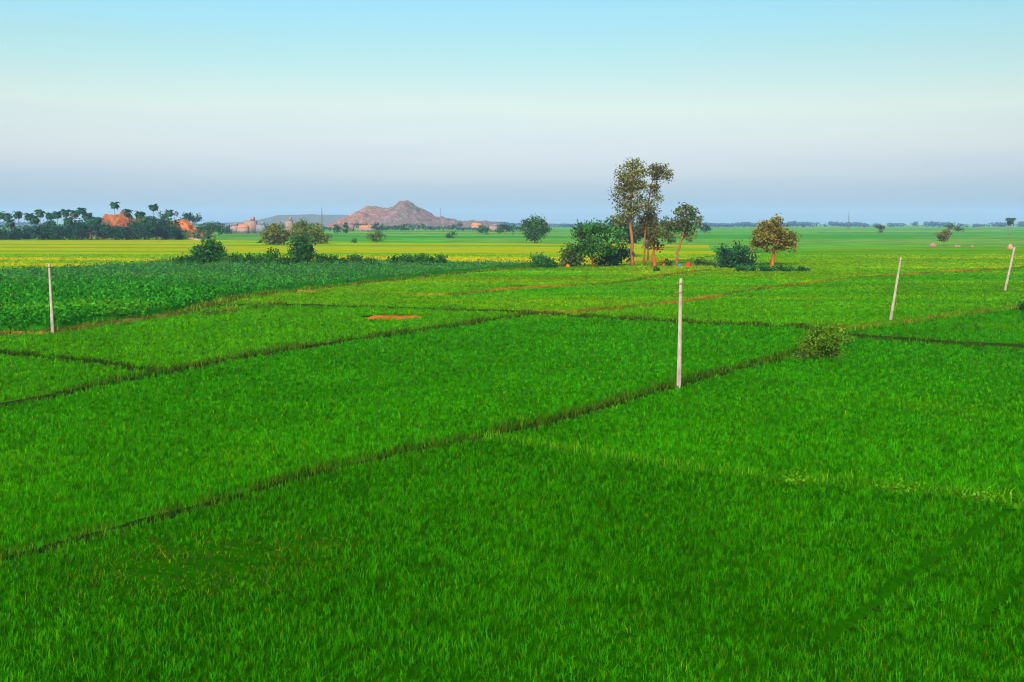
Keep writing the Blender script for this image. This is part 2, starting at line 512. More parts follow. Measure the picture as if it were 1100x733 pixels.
def sheet(mb, mask, hgt, tint, gap_shade=1.0):
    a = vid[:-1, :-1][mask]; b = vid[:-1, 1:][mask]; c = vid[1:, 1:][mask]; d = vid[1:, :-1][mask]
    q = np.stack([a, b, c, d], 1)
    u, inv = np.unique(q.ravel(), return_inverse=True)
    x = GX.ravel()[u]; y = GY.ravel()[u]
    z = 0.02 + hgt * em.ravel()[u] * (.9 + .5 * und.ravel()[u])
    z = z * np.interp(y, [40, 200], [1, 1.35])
    mb.add(np.stack([x, y, z], 1), inv, np.full(len(q), 4), tint(x, y, len(u)) * gap_shade)


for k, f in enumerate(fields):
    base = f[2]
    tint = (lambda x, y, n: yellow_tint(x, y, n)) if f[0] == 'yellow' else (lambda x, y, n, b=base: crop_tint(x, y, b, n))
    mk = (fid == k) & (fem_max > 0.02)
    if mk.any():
        sheet(fmb[k], mk, f[3] * .5, tint, {'front': .55, 'right': .75, 'mid': .8, 'wedge': .9, 'leftmid': .9}.get(f[0], 1.0))  # near sheets darkened: old bottom leaves plus painted shade between the blades
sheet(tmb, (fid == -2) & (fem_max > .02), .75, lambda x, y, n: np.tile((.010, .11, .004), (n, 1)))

# tufts of blades
def sample_polar(n, d0, d1, p):
    """points with areal density falling as d**-p"""
    q = 2 - p
    u = rng.random(n)
    d = (d0 ** q + u * (d1 ** q - d0 ** q)) ** (1 / q)
    b = rng.uniform(-math.tan(HALFA), math.tan(HALFA), n)
    return d * b, d


NT = 120000
xs, ys = [], []
# near plants on a jittered grid: transplanted rice stands in rows
sp_ = 0.152
gx_, gy_ = np.meshgrid(np.arange(-40, 40, sp_), np.arange(17, 52, sp_))
gx_ = gx_.ravel() + rng.normal(0, .055, gx_.size); gy_ = gy_.ravel() + rng.normal(0, .055, gy_.size)
ca, sa = math.cos(.5), math.sin(.5)
ok = np.abs(gx_) < gy_ * math.tan(HALFA) * .93
keep = rng.random(gx_.size) < np.interp(gy_, [30, 52], [1.0, .62])
xs.append(gx_[ok & keep]); ys.append(gy_[ok & keep])
x_, y_ = sample_polar(150000, 52, 330, 1.75)
xs.append(x_); ys.append(y_)
TX = np.concatenate(xs); TY = np.concatenate(ys)
te = edge_mask(TX, TY)
ok = te > .35
for (q, r) in LODGE:
    ok &= rng.random(len(TX)) > .38 * np.exp(-((TX - q[0]) ** 2 * .5 + (TY - q[1]) ** 2) / r ** 2 * 1.6)
for q, r in PATCH:
    ok &= ((TX - q[0]) / r[0]) ** 2 + ((TY - q[1]) / r[1]) ** 2 > 1
TX, TY, te = TX[ok], TY[ok], te[ok]
tid = np.full(len(TX), -1)
for k in range(len(fields)):
    m_ = (tid < 0) & inpoly(polys[k][1], TX, TY); tid[m_] = k
tid[inpoly(tall_poly, TX, TY)] = -2
NBL = 8
for k, f in enumerate(fields):
    s_ = tid == k
    n = int(s_.sum())
    if n == 0: continue
    x = np.repeat(TX[s_], NBL); y = np.repeat(TY[s_], NBL)
    n = len(x)
    d = y
    spread = .03 * np.maximum(1, d / 45)
    x = x + rng.normal(0, 1, n) * spread; y = y + rng.normal(0, 1, n) * spread
    w = .0138 * np.maximum(1, d / 30) ** .9 * rng.uniform(.7, 1.3, n)
    L = f[3] * .72 * rng.uniform(.7, 1.25, n) * np.maximum(1, d / 60) ** .12
    hv = .58 + .84 * fbm(x * 1.5, y * 1.5, 71, 2)
    L *= hv
    tilt = np.abs(rng.normal(.2, .5, n)); az = rng.uniform(0, 2 * math.pi, n)
    z0 = np.full(n, .16)
    lod = np.zeros(n)
    for (q, r) in LODGE:
        lod = np.maximum(lod, np.exp(-((x - q[0]) ** 2 * .5 + (y - q[1]) ** 2) / r ** 2 * 1.2))
    tilt = tilt + lod * 1.2 * rng.random(n); L = L * (1 - .45 * lod)
    if f[0] == 'yellow':
        c = yellow_tint(x, y, n)
    else:
        c = crop_tint(x, y, f[2], n)
    pl = np.repeat(rng.uniform(.42, 1.65, n // NBL), NBL)
    c = c * (pl * rng.uniform(.75, 1.3, n))[:, None]
    dry = rng.random(n) < (.022 + .25 * lod)
    c[dry, 0] = c[dry, 1] * rng.uniform(.45, .8, dry.sum())
    c[:, 0] *= rng.uniform(.6, 1.7, n)
    dead = rng.random(n) < lod * .35
    c[dead] = np.array((.055, .04, .008)) * rng.uniform(.6, 1.5, (dead.sum(), 1))
    fmb[k].blades(x, y, z0, L, w, tilt, az, c, bend=rng.uniform(.1, .9, n))
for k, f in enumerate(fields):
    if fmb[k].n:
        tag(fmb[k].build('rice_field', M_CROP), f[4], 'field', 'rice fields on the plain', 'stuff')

# the tall dark crop: bushy plants in dense rows
n = 26000
x, y = sample_polar(190000, 85, 300, 1.3)
ok = inpoly(tall_poly, x, y) & (edge_mask(x, y) > .5)
x, y = x[ok], y[ok]
n = len(x)
row = np.abs(((y + .15 * x) / 1.6) % 1 - .5) * 2
ok = rng.random(n) < (.35 + .65 * row); x, y = x[ok], y[ok]; n = len(x)
hh = 1.4 * (.55 + .9 * fbm(x * .16, y * .16, 15, 3)) * rng.uniform(.75, 1.2, n)
K = 5
X = np.repeat(x, K) + rng.normal(0, .3, n * K); Y = np.repeat(y, K) + rng.normal(0, .3, n * K)
Z = np.repeat(hh, K) * rng.uniform(.25, 1.15, n * K)
c = np.tile((.018, .150, .006), (n * K, 1)) * np.repeat(rng.uniform(.5, 1.5, n), K)[:, None] * rng.uniform(.7, 1.3, n * K)[:, None]
yl = np.repeat(fbm(x * .06, y * .10, 81, 3), K)
c[:, 0] += sstep(.5, .75, yl) * .03; c[:, 1] += sstep(.5, .75, yl) * .05
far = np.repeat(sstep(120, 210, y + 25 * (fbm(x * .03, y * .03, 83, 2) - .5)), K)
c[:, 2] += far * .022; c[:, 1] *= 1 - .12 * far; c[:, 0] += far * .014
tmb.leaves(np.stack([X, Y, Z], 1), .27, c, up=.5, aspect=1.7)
tag(tmb.build('tall_crop', M_CROP), 'tall dark bluish green leafy crop in a broad block on the left', 'crop', None, 'stuff')

# ------------------------------------------------------------------ banks between the fields
def resample(L, step):
    out_ = []
    for i in range(len(L) - 1):
        a, b = L[i], L[i + 1]
        k = max(1, int(np.linalg.norm(b - a) / step))
        for j in range(k):
            out_.append(a + (b - a) * j / k)
    out_.append(L[-1])
    return np.array(out_)


ORANGE = (.19, .085, .007); BROWN = (.046, .046, .006); OLIVE = (.06, .095, .005); STRAW = (.17, .15, .015); DARK = (.013, .018, .004); DGREEN = (.012, .044, .002); PALE = (.085, .25, .003); GREEN = (.02, .11, .003)  # DARK and DGREEN: wet soil and weeds, darkened to paint in gap shade
bank_spec = {   # height, width, soil tint, grass tints, grass height, grass per metre
    'A': (['A1', 'A2'], .16, .8, DARK, [DGREEN, DGREEN, GREEN, OLIVE, DGREEN], .44, 46, 'weedy earth bank running diagonally past the nearest pole'),
    'B': (['B'], .20, .8, (.03, .12, .003), [PALE, (.035, .18, .002), (.025, .16, .002)], .46, 44, 'pale grassy bank across the right foreground'),
    'C': (['C1', 'C2'], .22, 1.0, DARK, [DGREEN, OLIVE, DGREEN, OLIVE, GREEN], .46, 36, 'brownish weedy bank rising from the left edge to the middle'),
    'D': (['D'], .2, .6, DARK, [DGREEN, DGREEN, BROWN], .40, 30, 'thin dark bank at the left edge joining a longer bank'),
    'E': (['E'], .22, .9, (.03, .03, .008), [DGREEN, DGREEN, BROWN, OLIVE], .45, 30, 'dark straight bank across the middle behind the nearest pole'),
    'F': (['F'], .42, 1.2, (.13, .085, .02), [STRAW, PALE, OLIVE, OLIVE, GREEN], .60, 24, 'tan path bank along the front of the tall dark crop'),
    'G': (['G'], .50, .8, ORANGE, [OLIVE, STRAW, GREEN, (.18, .08, .012)], .42, 22, 'orange earth bank in front of the eucalyptus clump'),
    'L': (['L'], .36, .7, DARK, [DGREEN, OLIVE, BROWN], .42, 14, 'faint dark bank below the end of the tall crop'),
    'H': (['H'], .50, .8, ORANGE, [OLIVE, STRAW, (.18, .08, .012), GREEN], .42, 22, 'long orange bank running towards the far right'),
    'J': (['J'], .55, 1.1, (.26, .11, .016), [OLIVE, STRAW, (.25, .11, .015), BROWN], .50, 16, 'orange weedy bank at the foot of the leaning pole on the right'),
    'I': (['I'], .42, 1.2, DARK, [DGREEN, DGREEN, DGREEN, OLIVE], .42, 30, 'dark ditch bank at the right edge'),
}
for key, (ls, h, wd, soil, grass, gh, gd, lab) in bank_spec.items():
    L = np.concatenate([lines[q] if i == 0 else lines[q][1:] for i, q in enumerate(ls)])
    R = resample(L, .8)
    n = len(R)
    t = np.gradient(R, axis=0); t /= np.linalg.norm(t, axis=1)[:, None] + 1e-9
    nrm = np.stack([-t[:, 1], t[:, 0]], 1)
    mb = MB()
    prof = [(-.5, 0), (-.36, .55), (-.18, .95), (.0, 1.0), (.2, .93), (.37, .5), (.5, 0)]
    hv = h * (.55 + .9 * fbm(R[:, 0] * .25, R[:, 1] * .25, 91, 3))
    V = np.zeros((n, len(prof), 3)); cc = np.zeros((n, len(prof), 3))
    gcol = np.array((.010, .024, .003)) if key in 'ACDEIL' else np.array((.03, .10, .002))
    bare = sstep(.45, .68, fbm(R[:, 0] * .06, R[:, 1] * .06, 14, 3))[:, None]
    for j, (a, b) in enumerate(prof):
        wob = (vn(R[:, 0] * 1.7 + j * 9, R[:, 1] * 1.7, 7) - .5) * .3 * wd
        V[:, j, 0] = R[:, 0] + nrm[:, 0] * (a * wd + wob); V[:, j, 1] = R[:, 1] + nrm[:, 1] * (a * wd + wob)
        V[:, j, 2] = -.02 + hv * b
        cc[:, j] = np.array(soil) * bare + (gcol if key not in 'BF' else np.array(soil) * .8) * (1 - bare)
    m_ = len(prof)
    P = []
    for i in range(n - 1):
        for j in range(m_ - 1):
            P += [i * m_ + j, i * m_ + j + 1, (i + 1) * m_ + j + 1, (i + 1) * m_ + j]
    mb.add(V.reshape(-1, 3), P, [4] * ((n - 1) * (m_ - 1)), cc.reshape(-1, 3))
    tag(mb.build('field_bank', M_SOIL, smooth=True), lab, 'bank', 'earth banks between the fields', 'structure')
    # weeds and dry grass on it
    seg = np.linalg.norm(np.diff(L, axis=0), axis=1)
    tot = seg.sum()
    k = int(min(tot * gd * 2.2, 26000))
    cum = np.concatenate([[0], np.cumsum(seg)])
    s_ = rng.random(k) * tot
    px_ = np.interp(s_, cum, L[:, 0]); py_ = np.interp(s_, cum, L[:, 1])
    clump = fbm(px_ * .45, py_ * .45, 17, 3)
    ok = rng.random(k) < sstep(.12, .5, clump)
    px_, py_, clump = px_[ok], py_[ok], clump[ok]; k = len(px_)
    px_ = px_ + rng.normal(0, wd * .33, k); py_ = py_ + rng.normal(0, wd * .33, k)
    ok = (py_ > 12) & (np.abs(px_) < py_ * .72)
    px_, py_, clump = px_[ok], py_[ok], clump[ok]; k = len(px_)
    ci = (fbm(px_ * .3, py_ * .3, 19, 2) * 3 + rng.random(k) * 3).astype(int) % len(grass)
    c = np.array(grass)[ci] * rng.uniform(.6, 1.4, k)[:, None]
    gm = MB()
    gm.blades(px_, py_, np.full(k, .05), gh * (.5 + 1.1 * clump) * rng.uniform(.7, 1.4, k), .03 * np.maximum(1, py_ / 45) ** .9 * rng.uniform(.7, 1.3, k),
              np.abs(rng.normal(.1, .3, k)), rng.uniform(0, 6.28, k), c, bend=rng.uniform(.1, .8, k))
    tag(gm.build('bank_grass', M_CROP), 'weeds and grass growing along the ' + lab, 'grass', 'weeds on the field banks', 'stuff')

# bare soil patch
mb = MB()
q, r = PATCH[0]
V = [(q[0], q[1], .38)]; k = 28
for ring, rr in ((1, .6), (2, .95)):
    for j in range(k):
        a = 6.283 * j / k; f_ = rr * (1 + .25 * math.sin(3 * a + 1) + .1 * math.sin(7 * a))
        V.append((q[0] + math.cos(a) * r[0] * f_, q[1] + math.sin(a) * r[1] * f_, (.30 + .08 * math.sin(5 * a)) if ring == 1 else .0))
P = []; S = []
for j in range(k):
    P += [0, 1 + j, 1 + (j + 1) % k]; S.append(3)
    P += [1 + j, 1 + k + j, 1 + k + (j + 1) % k, 1 + (j + 1) % k]; S.append(4)
mb.add(V, P, S, (.19, .07, .010))
tag(mb.build('soil_mound', M_SOIL, smooth=True), 'bare orange soil mound in the light green rice field', 'soil mound')

# ------------------------------------------------------------------ trees
def crown_points(lobes, per, cr, shell=2.4):
    """clumped points in a set of ellipsoids; returns points and a clump index"""
    P = []; CI = []; k0 = 0
    vols = np.array([l[3] * l[4] * l[5] for l in lobes]) ** .8
    nn = np.maximum(3, (per * vols / vols.sum()).astype(int))
    for l, n in zip(lobes, nn):
        nc = max(3, n // 26)
        u = rng.normal(size=(nc, 3)); u /= np.linalg.norm(u, axis=1)[:, None]
        rr = rng.random(nc) ** (1 / shell)
        cen = u * rr[:, None] * np.array(l[3:6]) + np.array(l[0:3])
        which = rng.integers(0, nc, n)
        P.append(cen[which] + rng.normal(0, 1, (n, 3)) * cr * np.array([1, 1, .75]))
        CI.append(which + k0); k0 += nc
    return np.concatenate(P), np.concatenate(CI), k0


def make_tree(name, px, py, lobes_px, col, label, cat='tree', group=None, leaves=1500, leaf=.5, cr=.7, trunk=None, bark=(.18, .075, .03),
              d=None, depth=1.0, var=.45, trunk_r=None, limbs=True, shell=2.4, up=.4, droop=0., part='crown', warm=0.0):
    """lobes_px: (dx, height, rx, ry) in photo pixels about the foot of the tree"""
    if d is None:
        x0, y0 = G(px, py)
    else:
        x0, y0 = at(px, d)
    s = y0 / F
    root = empty(name, (x0, y0, 0), random.uniform(-.25, .25))
    rz = root.rotation_euler.z
    lobes = []
    for i, (dx, hy, rx, ry) in enumerate(lobes_px):
        lobes.append((dx * s, random.uniform(-.6, .6) * rx * s * depth * (0 if len(lobes_px) == 1 else 1), hy * s, rx * s, rx * s * depth, ry * s))
    root.rotation_euler.z = 0
    P, CI, nc = crown_points(lobes, leaves, cr, shell)
    P[:, 2] = np.maximum(P[:, 2], .1)
    cv = rng.uniform(1 - var, 1 + var, nc)[CI] * rng.uniform(.75, 1.25, len(P))
    c = np.array(col)[None, :] * cv[:, None]
    wv = (rng.random(nc) < .35)[CI] * warm
    c[:, 0] += wv * .05; c[:, 1] += wv * .02
    mb = MB(); mb.leaves(P, leaf, c, up, droop)
    mb.build(part, M_LEAF, root)
    tb = MB()
    zb = min(l[2] - l[5] * .3 for l in lobes)
    if trunk is None:
        trunk = [(0, 0), (lobes_px[0][0] * .4, lobes_px[0][1] * .6), (lobes_px[0][0], lobes_px[0][1])]
    tr = trunk_r or max(.12, max(l[2] + l[5] for l in lobes) * .022)
    pts = [(a * s, 0.04 * math.sin(i * 2.1), b * s - (.05 if i == 0 else 0)) for i, (a, b) in enumerate(trunk)]
    # smooth the line a little
    pp = np.array(pts); tt = np.linspace(0, len(pp) - 1, (len(pp) - 1) * 3 + 1)
    pp = np.stack([np.interp(tt, np.arange(len(pp)), pp[:, k]) for k in range(3)], 1)
    pp[1:-1, :2] += rng.normal(0, tr * .25, (len(pp) - 2, 2))
    rad = np.interp(np.arange(len(pp)), [0, 1, len(pp) - 1], [tr * 1.35, tr, tr * .35])
    tb.tube(pp, rad, bark, 8)
    if limbs:
        for l in lobes:
            cen = np.array(l[:3])
            below = [i for i in range(len(pp)) if pp[i, 2] < cen[2] - .15 * l[5]]
            st = pp[below[-1]] if below else pp[0]
            mid = (st + cen) / 2 + np.array([0, 0, -.1 * l[5]])
            tb.tube([st, mid, cen], [tr * .5, tr * .34, tr * .12], bark, 5)
            for _ in range(3):
                e_ = cen + rng.normal(0, .45, 3) * np.array(l[3:6])
                tb.tube([mid, (mid + e_) / 2, e_], [tr * .25, tr * .16, tr * .06], bark, 4)
    tb.build('trunk', M_BARK, root, smooth=True)
    tag(root, label, cat, group)
    return root


BARK_O = (.18, .075, .03)
DK = (.022, .068, .018); DKB = (.014, .062, .030); OL = (.075, .095, .012); MID = (.04, .10, .012); BRO = (.10, .075, .02)
EUC = (.095, .11, .03)
grp = 'trees of the eucalyptus clump in the middle distance'
make_tree('eucalyptus_tree', 679, 287, [(-4, 96, 14, 13), (4, 103, 10, 9), (-14, 78, 9, 10), (0, 78, 12, 11), (10, 86, 6, 7), (-9, 60, 10, 9), (4, 60, 9, 9), (15, 66, 6, 8), (-16, 50, 6, 7)],
          EUC, 'tallest eucalyptus with airy grey green crown and straight orange trunk', group=grp, leaves=5200, leaf=.48, cr=.62,
          trunk=[(0, 0), (-1, 25), (-3, 55), (-2, 80), (0, 102)], bark=BARK_O, trunk_r=.45, shell=3.5, droop=.3, var=.55, warm=.6)
make_tree('eucalyptus_tree', 692, 286, [(8, 99, 6, 8), (17, 100, 7, 6), (23, 95, 4, 7), (8, 82, 5, 7), (12, 72, 4, 5), (8, 58, 6, 7), (2, 46, 7, 9), (10, 40, 6, 6)],
          (.085, .09, .03), 'thin eucalyptus with a drooping dark top beside the tallest one', group=grp, leaves=3200, leaf=.48, cr=.6,
          trunk=[(0, 0), (0, 30), (2, 55), (6, 85), (12, 102)], bark=BARK_O, trunk_r=.25, shell=3.5, droop=.3, var=.5, warm=.4)
make_tree('small_tree', 703, 288, [(0, 38, 6, 9), (-3, 26, 6, 6), (4, 22, 4, 5)], (.045, .06, .02), 'short slim tree with a vivid orange trunk right of the tall eucalypts', group=grp,
          leaves=520, leaf=.6, cr=.55, trunk=[(0, 0), (-1, 12), (-1, 34)], bark=(.26, .055, .016), trunk_r=.4, warm=.5)
make_tree('leaning_tree', 727, 286, [(7, 58, 10, 9), (18, 52, 7, 8), (-4, 44, 10, 8), (10, 42, 11, 8), (-10, 33, 6, 6), (14, 31, 6, 5)],
          (.06, .09, .03), 'open crowned tree with a leaning orange trunk right of the eucalypts', group=grp, leaves=2100, leaf=.6, cr=.6,
          trunk=[(0, 0), (0, 14), (5, 30), (10, 46), (9, 58)], bark=BARK_O, trunk_r=.34, shell=3.2, warm=.5)
make_tree('broad_tree', 637, 288, [(-6, 40, 13, 10), (9, 43, 12, 8), (-8, 22, 14, 11), (8, 24, 14, 12), (22, 34, 10, 8), (-16, 33, 8, 7)],
          (.026, .10, .018), 'broad dark green tree left of the eucalyptus clump', group=grp, leaves=2700, leaf=.6, cr=.8, depth=.9)
make_tree('olive_bush', 614, 288, [(0, 15, 11, 11), (4, 9, 10, 9), (-3, 7, 9, 7)], (.05, .085, .02), 'dull olive bush at the left end of the eucalyptus clump', 'bush', group=grp, leaves=2000, leaf=.55, cr=.6)
make_tree('dark_bush', 661, 287, [(-6, 10, 12, 9), (8, 12, 12, 10), (-14, 8, 9, 7), (0, 17, 9, 8)], (.012, .06, .022), 'low dark green bush at the foot of the tallest eucalyptus', 'bush', group=grp, leaves=1500, leaf=.6, cr=.65)
make_tree('grey_tree', 668, 283, [(0, 38, 12, 8), (8, 26, 12, 9)], (.03, .07, .04), 'bluish grey tree behind the trunk of the tallest eucalyptus', group=grp, d=300, leaves=2200, leaf=.7, cr=.8)
make_tree('thin_tree', 695, 283, [(0, 30, 12, 8), (2, 42, 10, 7), (-8, 34, 8, 7)], (.07, .075, .03), 'brownish thin crowned tree behind the eucalyptus trunks', group=grp, d=275, leaves=1700, leaf=.6, cr=.7, trunk_r=.25, bark=BARK_O)
make_tree('round_bush', 789, 289, [(-4, 16, 14, 12), (9, 15, 13, 11), (-13, 9, 9, 8), (0, 7, 14, 7), (17, 8, 7, 7)], (.016, .06, .028), 'rounded dark bluish bush beside the orange trunked tree', 'bush', leaves=2200, leaf=.55, cr=.6)
make_tree('spreading_tree', 829, 287, [(0, 40, 15, 11), (-11, 30, 12, 9), (11, 31, 14, 9), (0, 27, 16, 9), (20, 24, 8, 7), (-18, 23, 6, 7), (2, 48, 8, 5)],
          (.095, .095, .016), 'olive brown spreading tree with a rounded crown and orange trunk', leaves=4200, leaf=.6, cr=.6, trunk=[(0, 0), (1, 8), (2, 18), (2, 34)], bark=(.22, .065, .02), trunk_r=.5, warm=.9, var=.5)
for i, (px, w_, h_) in enumerate([(800, 12, 5), (820, 12, 6), (842, 12, 5), (860, 10, 4)]):
    make_tree('low_bush', px, 293, [(0, h_ * .6, w_, h_ * .7)], (.016, .075, .018), ['low green bush left of the orange trunk, first of the low row', 'low green bush directly below the orange trunked tree',
              'low green bush just right of the orange trunk', 'thin low bush at the right end of the low row'][i], 'bush', 'low bushes under the spreading tree', leaves=420, leaf=.45, cr=.4, limbs=False)
for i, (px, w_, h_) in enumerate([(716, 6, 5), (752, 8, 6), (764, 6, 4)]):
    make_tree('low_bush', px, 287, [(0, h_ * .6, w_, h_ * .7)], (.035, .06, .02), ['small bush between the eucalyptus clump and the leaning tree', 'low bush just right of the leaning tree', 'tiny bush left of the rounded dark bush'][i], 'bush', 'low bushes near the leaning tree', leaves=220, leaf=.45, cr=.4, limbs=False)
make_tree('small_plant', 705, 293, [(0, 4, 2.2, 4)], (.012, .06, .015), 'small dark green plant alone in the rice before the orange trunk', 'plant', leaves=140, leaf=.4, cr=.25, limbs=False)
# shrub on the bank
make_tree('bank_shrub', 880, 387, [(2, 26, 17, 13), (-10, 14, 11, 11), (12, 12, 10, 9), (-2, 8, 12, 7), (10, 33, 8, 6)], (.055, .14, .008), 'loose yellow green shrub on the bank where the field edges meet', 'shrub', leaves=8000, leaf=.17, cr=.26, warm=.4, var=.5, shell=3, trunk_r=.05)
make_tree('bank_shrub', 868, 389, [(0, 6, 8, 6), (-8, 4, 6, 4)], (.035, .09, .012), 'low dark shrub at the left foot of the yellow green shrub', 'shrub', leaves=500, leaf=.18, cr=.2, warm=.8, limbs=False, trunk_r=.04)
make_tree('bank_shrub', 905, 372, [(0, 8, 9, 7), (7, 5, 7, 4)], (.04, .13, .008), 'soft green shrub at the right of the yellow green shrub', 'shrub', leaves=500, leaf=.2, cr=.22, limbs=False, trunk_r=.04)
make_tree('bank_shrub', 1099, 336, [(0, 7, 6, 7), (5, 5, 6, 5)], (.015, .06, .012), 'dark shrub at the right edge on the orange bank', 'shrub', leaves=420, leaf=.28, cr=.3, limbs=False, trunk_r=.06)
for i, px in enumerate((855, 968, 1058)):
    yb = np.interp(px, [p[0] for p in B], [p[1] for p in B])
    make_tree('grass_tussock', px, yb + 2, [(0, 5, 9, 6), (9, 3, 8, 4), (-9, 3, 8, 4)], (.055, .19, .004), ['pale grass tussock on the grassy bank, nearest the shrubs', 'pale tussock halfway along the grassy bank', 'pale tussock at the right end of the grassy bank'][i],
              'grass tussock', 'tussocks on the pale bank', leaves=1100, leaf=.11, cr=.24, limbs=False, trunk_r=.02, up=-.2)

for i, (px, yb, w_, h_) in enumerate([(222, 341, 10, 7), (246, 338, 12, 9), (272, 334, 11, 8), (296, 331, 9, 6)]):
    make_tree('weed_clump', px, yb, [(0, h_ * .5, w_, h_ * .6), (w_ * .5, h_ * .35, w_ * .8, h_ * .5)], ((.05, .13, .006), (.08, .13, .01), (.045, .14, .006), (.06, .12, .008))[i],
              ['green weed clump on the tan path bank, nearest the left pole', 'tallest weed clump on the tan path bank with straw coloured leaves', 'soft green weed clump on the tan path bank behind the tallest one', 'small weed clump where the tan bank meets the faint dark bank'][i],
              'weed clump', 'weed clumps on the tan bank', leaves=600, leaf=.26, cr=.3, limbs=False, trunk_r=.03, warm=.6)
# bushes along the far edge of the tall crop
make_tree('edge_bush', 224, 288, [(0, 18, 15, 12), (8, 14, 11, 11), (-8, 12, 11, 10)], (.02, .085, .018), 'large dense round bush at the far left edge of the tall crop', 'bush', leaves=3600, leaf=.6, cr=.65)
make_tree('edge_bush', 327, 288, [(0, 22, 12, 11), (2, 11, 13, 10), (-4, 14, 10, 9)], (.022, .09, .02), 'upright dense bush below the pair of olive trees', 'bush', leaves=3000, leaf=.55, cr=.6)
make_tree('edge_bush', 293, 288, [(0, 12, 7, 8), (-5, 9, 6, 6)], (.025, .10, .015), 'narrow green bush just left of the upright bush', 'bush', leaves=600, leaf=.5, cr=.5)
hedge = [(247, 11), (258, 12), (268, 12), (280, 11), (306, 10), (345, 11), (357, 11), (370, 9), (382, 12), (397, 8), (425, 10), (436, 12), (448, 12), (459, 12), (472, 13), (577, 12), (590, 9), (196, 9), (208, 10)]
ordn = ['first', 'second', 'third', 'fourth', 'fifth', 'sixth', 'seventh', 'eighth', 'ninth', 'tenth', 'eleventh', 'twelfth', 'thirteenth', 'fourteenth', 'fifteenth', 'sixteenth', 'seventeenth', 'eighteenth', 'nineteenth', 'twentieth', 'twenty-first', 'twenty-second', 'twenty-third', 'twenty-fourth']
for i, (px, h_) in enumerate(sorted(hedge)):
    make_tree('hedge_bush', px, 289, [(0, h_ * .6, 8, h_ * .6), (random.uniform(-3, 3), h_ * .9, 4.5, h_ * .36)], np.array((.02, .085, .015)) * random.uniform(.8, 1.3),
              'low hedge bush along the far edge of the tall crop, %s from the left' % ordn[i], 'bush', 'hedge bushes behind the tall crop', leaves=850, leaf=.5, cr=.5, limbs=False)

# trees on the plain behind
make_tree('round_tree', 298, 261, [(0, 13, 11, 10), (-3, 9, 11, 7), (4, 8, 10, 7)], OL, 'round olive tree left of the wide olive tree', leaves=2800, leaf=1.0, cr=1.1, d=480, warm=.6)
make_tree('round_tree', 332, 261, [(-7, 16, 12, 9), (9, 12, 11, 9), (0, 8, 16, 7), (18, 7, 5, 5)], (.07, .11, .012), 'wide olive green tree above the upright bush', leaves=4000, leaf=1.0, cr=1.1, d=500, warm=.5)
make_tree('plain_tree', 407, 258, [(0, 6, 9, 5), (-5, 5, 6, 4)], (.05, .085, .015), 'low spreading tree in front of the boulder hill', leaves=700, leaf=.9, cr=.9, d=560, warm=.4)
make_tree('plain_tree', 574, 260, [(0, 20, 12, 9), (-6, 16, 9, 9), (8, 15, 9, 8), (1, 9, 8, 7)], (.03, .085, .02), 'dark round tree standing alone right of the boulder hill', leaves=3000, leaf=.95, cr=1.0, d=520)
make_tree('plain_tree', 543, 248, [(-4, 7, 6, 5), (4, 7, 6, 5)], (.02, .07, .03), 'twin dark trees crown touching near the right end of the low rocks', d=900, leaves=650, leaf=1.4, cr=1.4)
make_tree('plain_tree', 520, 248, [(0, 5, 6, 4)], (.02, .07, .03), 'small dark tree by the right end of the low rocks', d=920, leaves=380, leaf=1.4, cr=1.3)
make_tree('plain_tree', 484, 252, [(0, 4, 5, 3)], (.02, .075, .03), 'small low bush on the plain right of the hill', 'bush', d=700, leaves=260, leaf=1.0, cr=.9)
make_tree('plain_tree', 408, 244, [(0, 6, 9, 4), (5, 6, 5, 3)], (.02, .065, .03), 'dark flat topped tree against the middle of the hill', d=1100, leaves=500, leaf=1.7, cr=1.5)
make_tree('plain_tree', 435, 244, [(0, 5, 4, 3)], (.018, .06, .03), 'small dark tree against the right part of the hill', d=1150, leaves=260, leaf=1.6, cr=1.3)
make_tree('plain_tree', 493, 243, [(0, 5, 6, 3), (-6, 4, 4, 3)], (.018, .055, .04), 'dark trees at the right foot of the hill', d=1500, leaves=320, leaf=2.2, cr=1.8)
make_tree('plain_tree', 364, 246, [(0, 7, 4, 5)], (.015, .06, .035), 'small dark tree at the left foot of the hill', d=950, leaves=300, leaf=1.4, cr=1.2)
make_tree('plain_tree', 373, 248, [(0, 8, 3, 5)], (.015, .06, .035), 'narrow dark tree at the left foot of the hill', d=900, leaves=280, leaf=1.4, cr=1.1)
make_tree('plain_tree', 755, 247, [(0, 8, 6, 5), (3, 6, 5, 4)], (.015, .055, .035), 'dark blue distant tree just right of the leaning tree', d=1000, leaves=480, leaf=1.5, cr=1.4)
make_tree('plain_tree', 688, 268, [(26, 26, 10, 9), (30, 14, 9, 6)], (.04, .08, .02), 'dull green tree seen behind the leaning trunk', d=420, leaves=700, leaf=.9, cr=.9)
make_tree('plain_tree', 942, 251, [(0, 6, 5, 4), (1, 7, 3, 3)], (.05, .06, .03), 'small round grey tree on the far right plain', d=1000, leaves=380, leaf=1.3, cr=1.1)
make_tree('plain_tree', 1020, 250, [(-3, 7, 5, 4), (4, 6, 5, 4)], (.035, .075, .02), 'green far tree behind the brown lollipop tree', d=1000, leaves=480, leaf=1.4, cr=1.2)
make_tree('brown_tree', 1010, 263, [(0, 12, 6, 5), (0, 8, 4, 4)], (.085, .06, .03), 'brown rounded tree with short stem on the far right plain', d=470, leaves=650, leaf=.75, cr=.7, trunk=[(0, 0), (0, 4), (0, 8)])
make_tree('plain_tree', 630, 247, [(-9, 6, 6, 4)], (.018, .06, .035), 'dark distant tree peeping left above the broad tree', d=1000, leaves=300, leaf=1.4, cr=1.2)
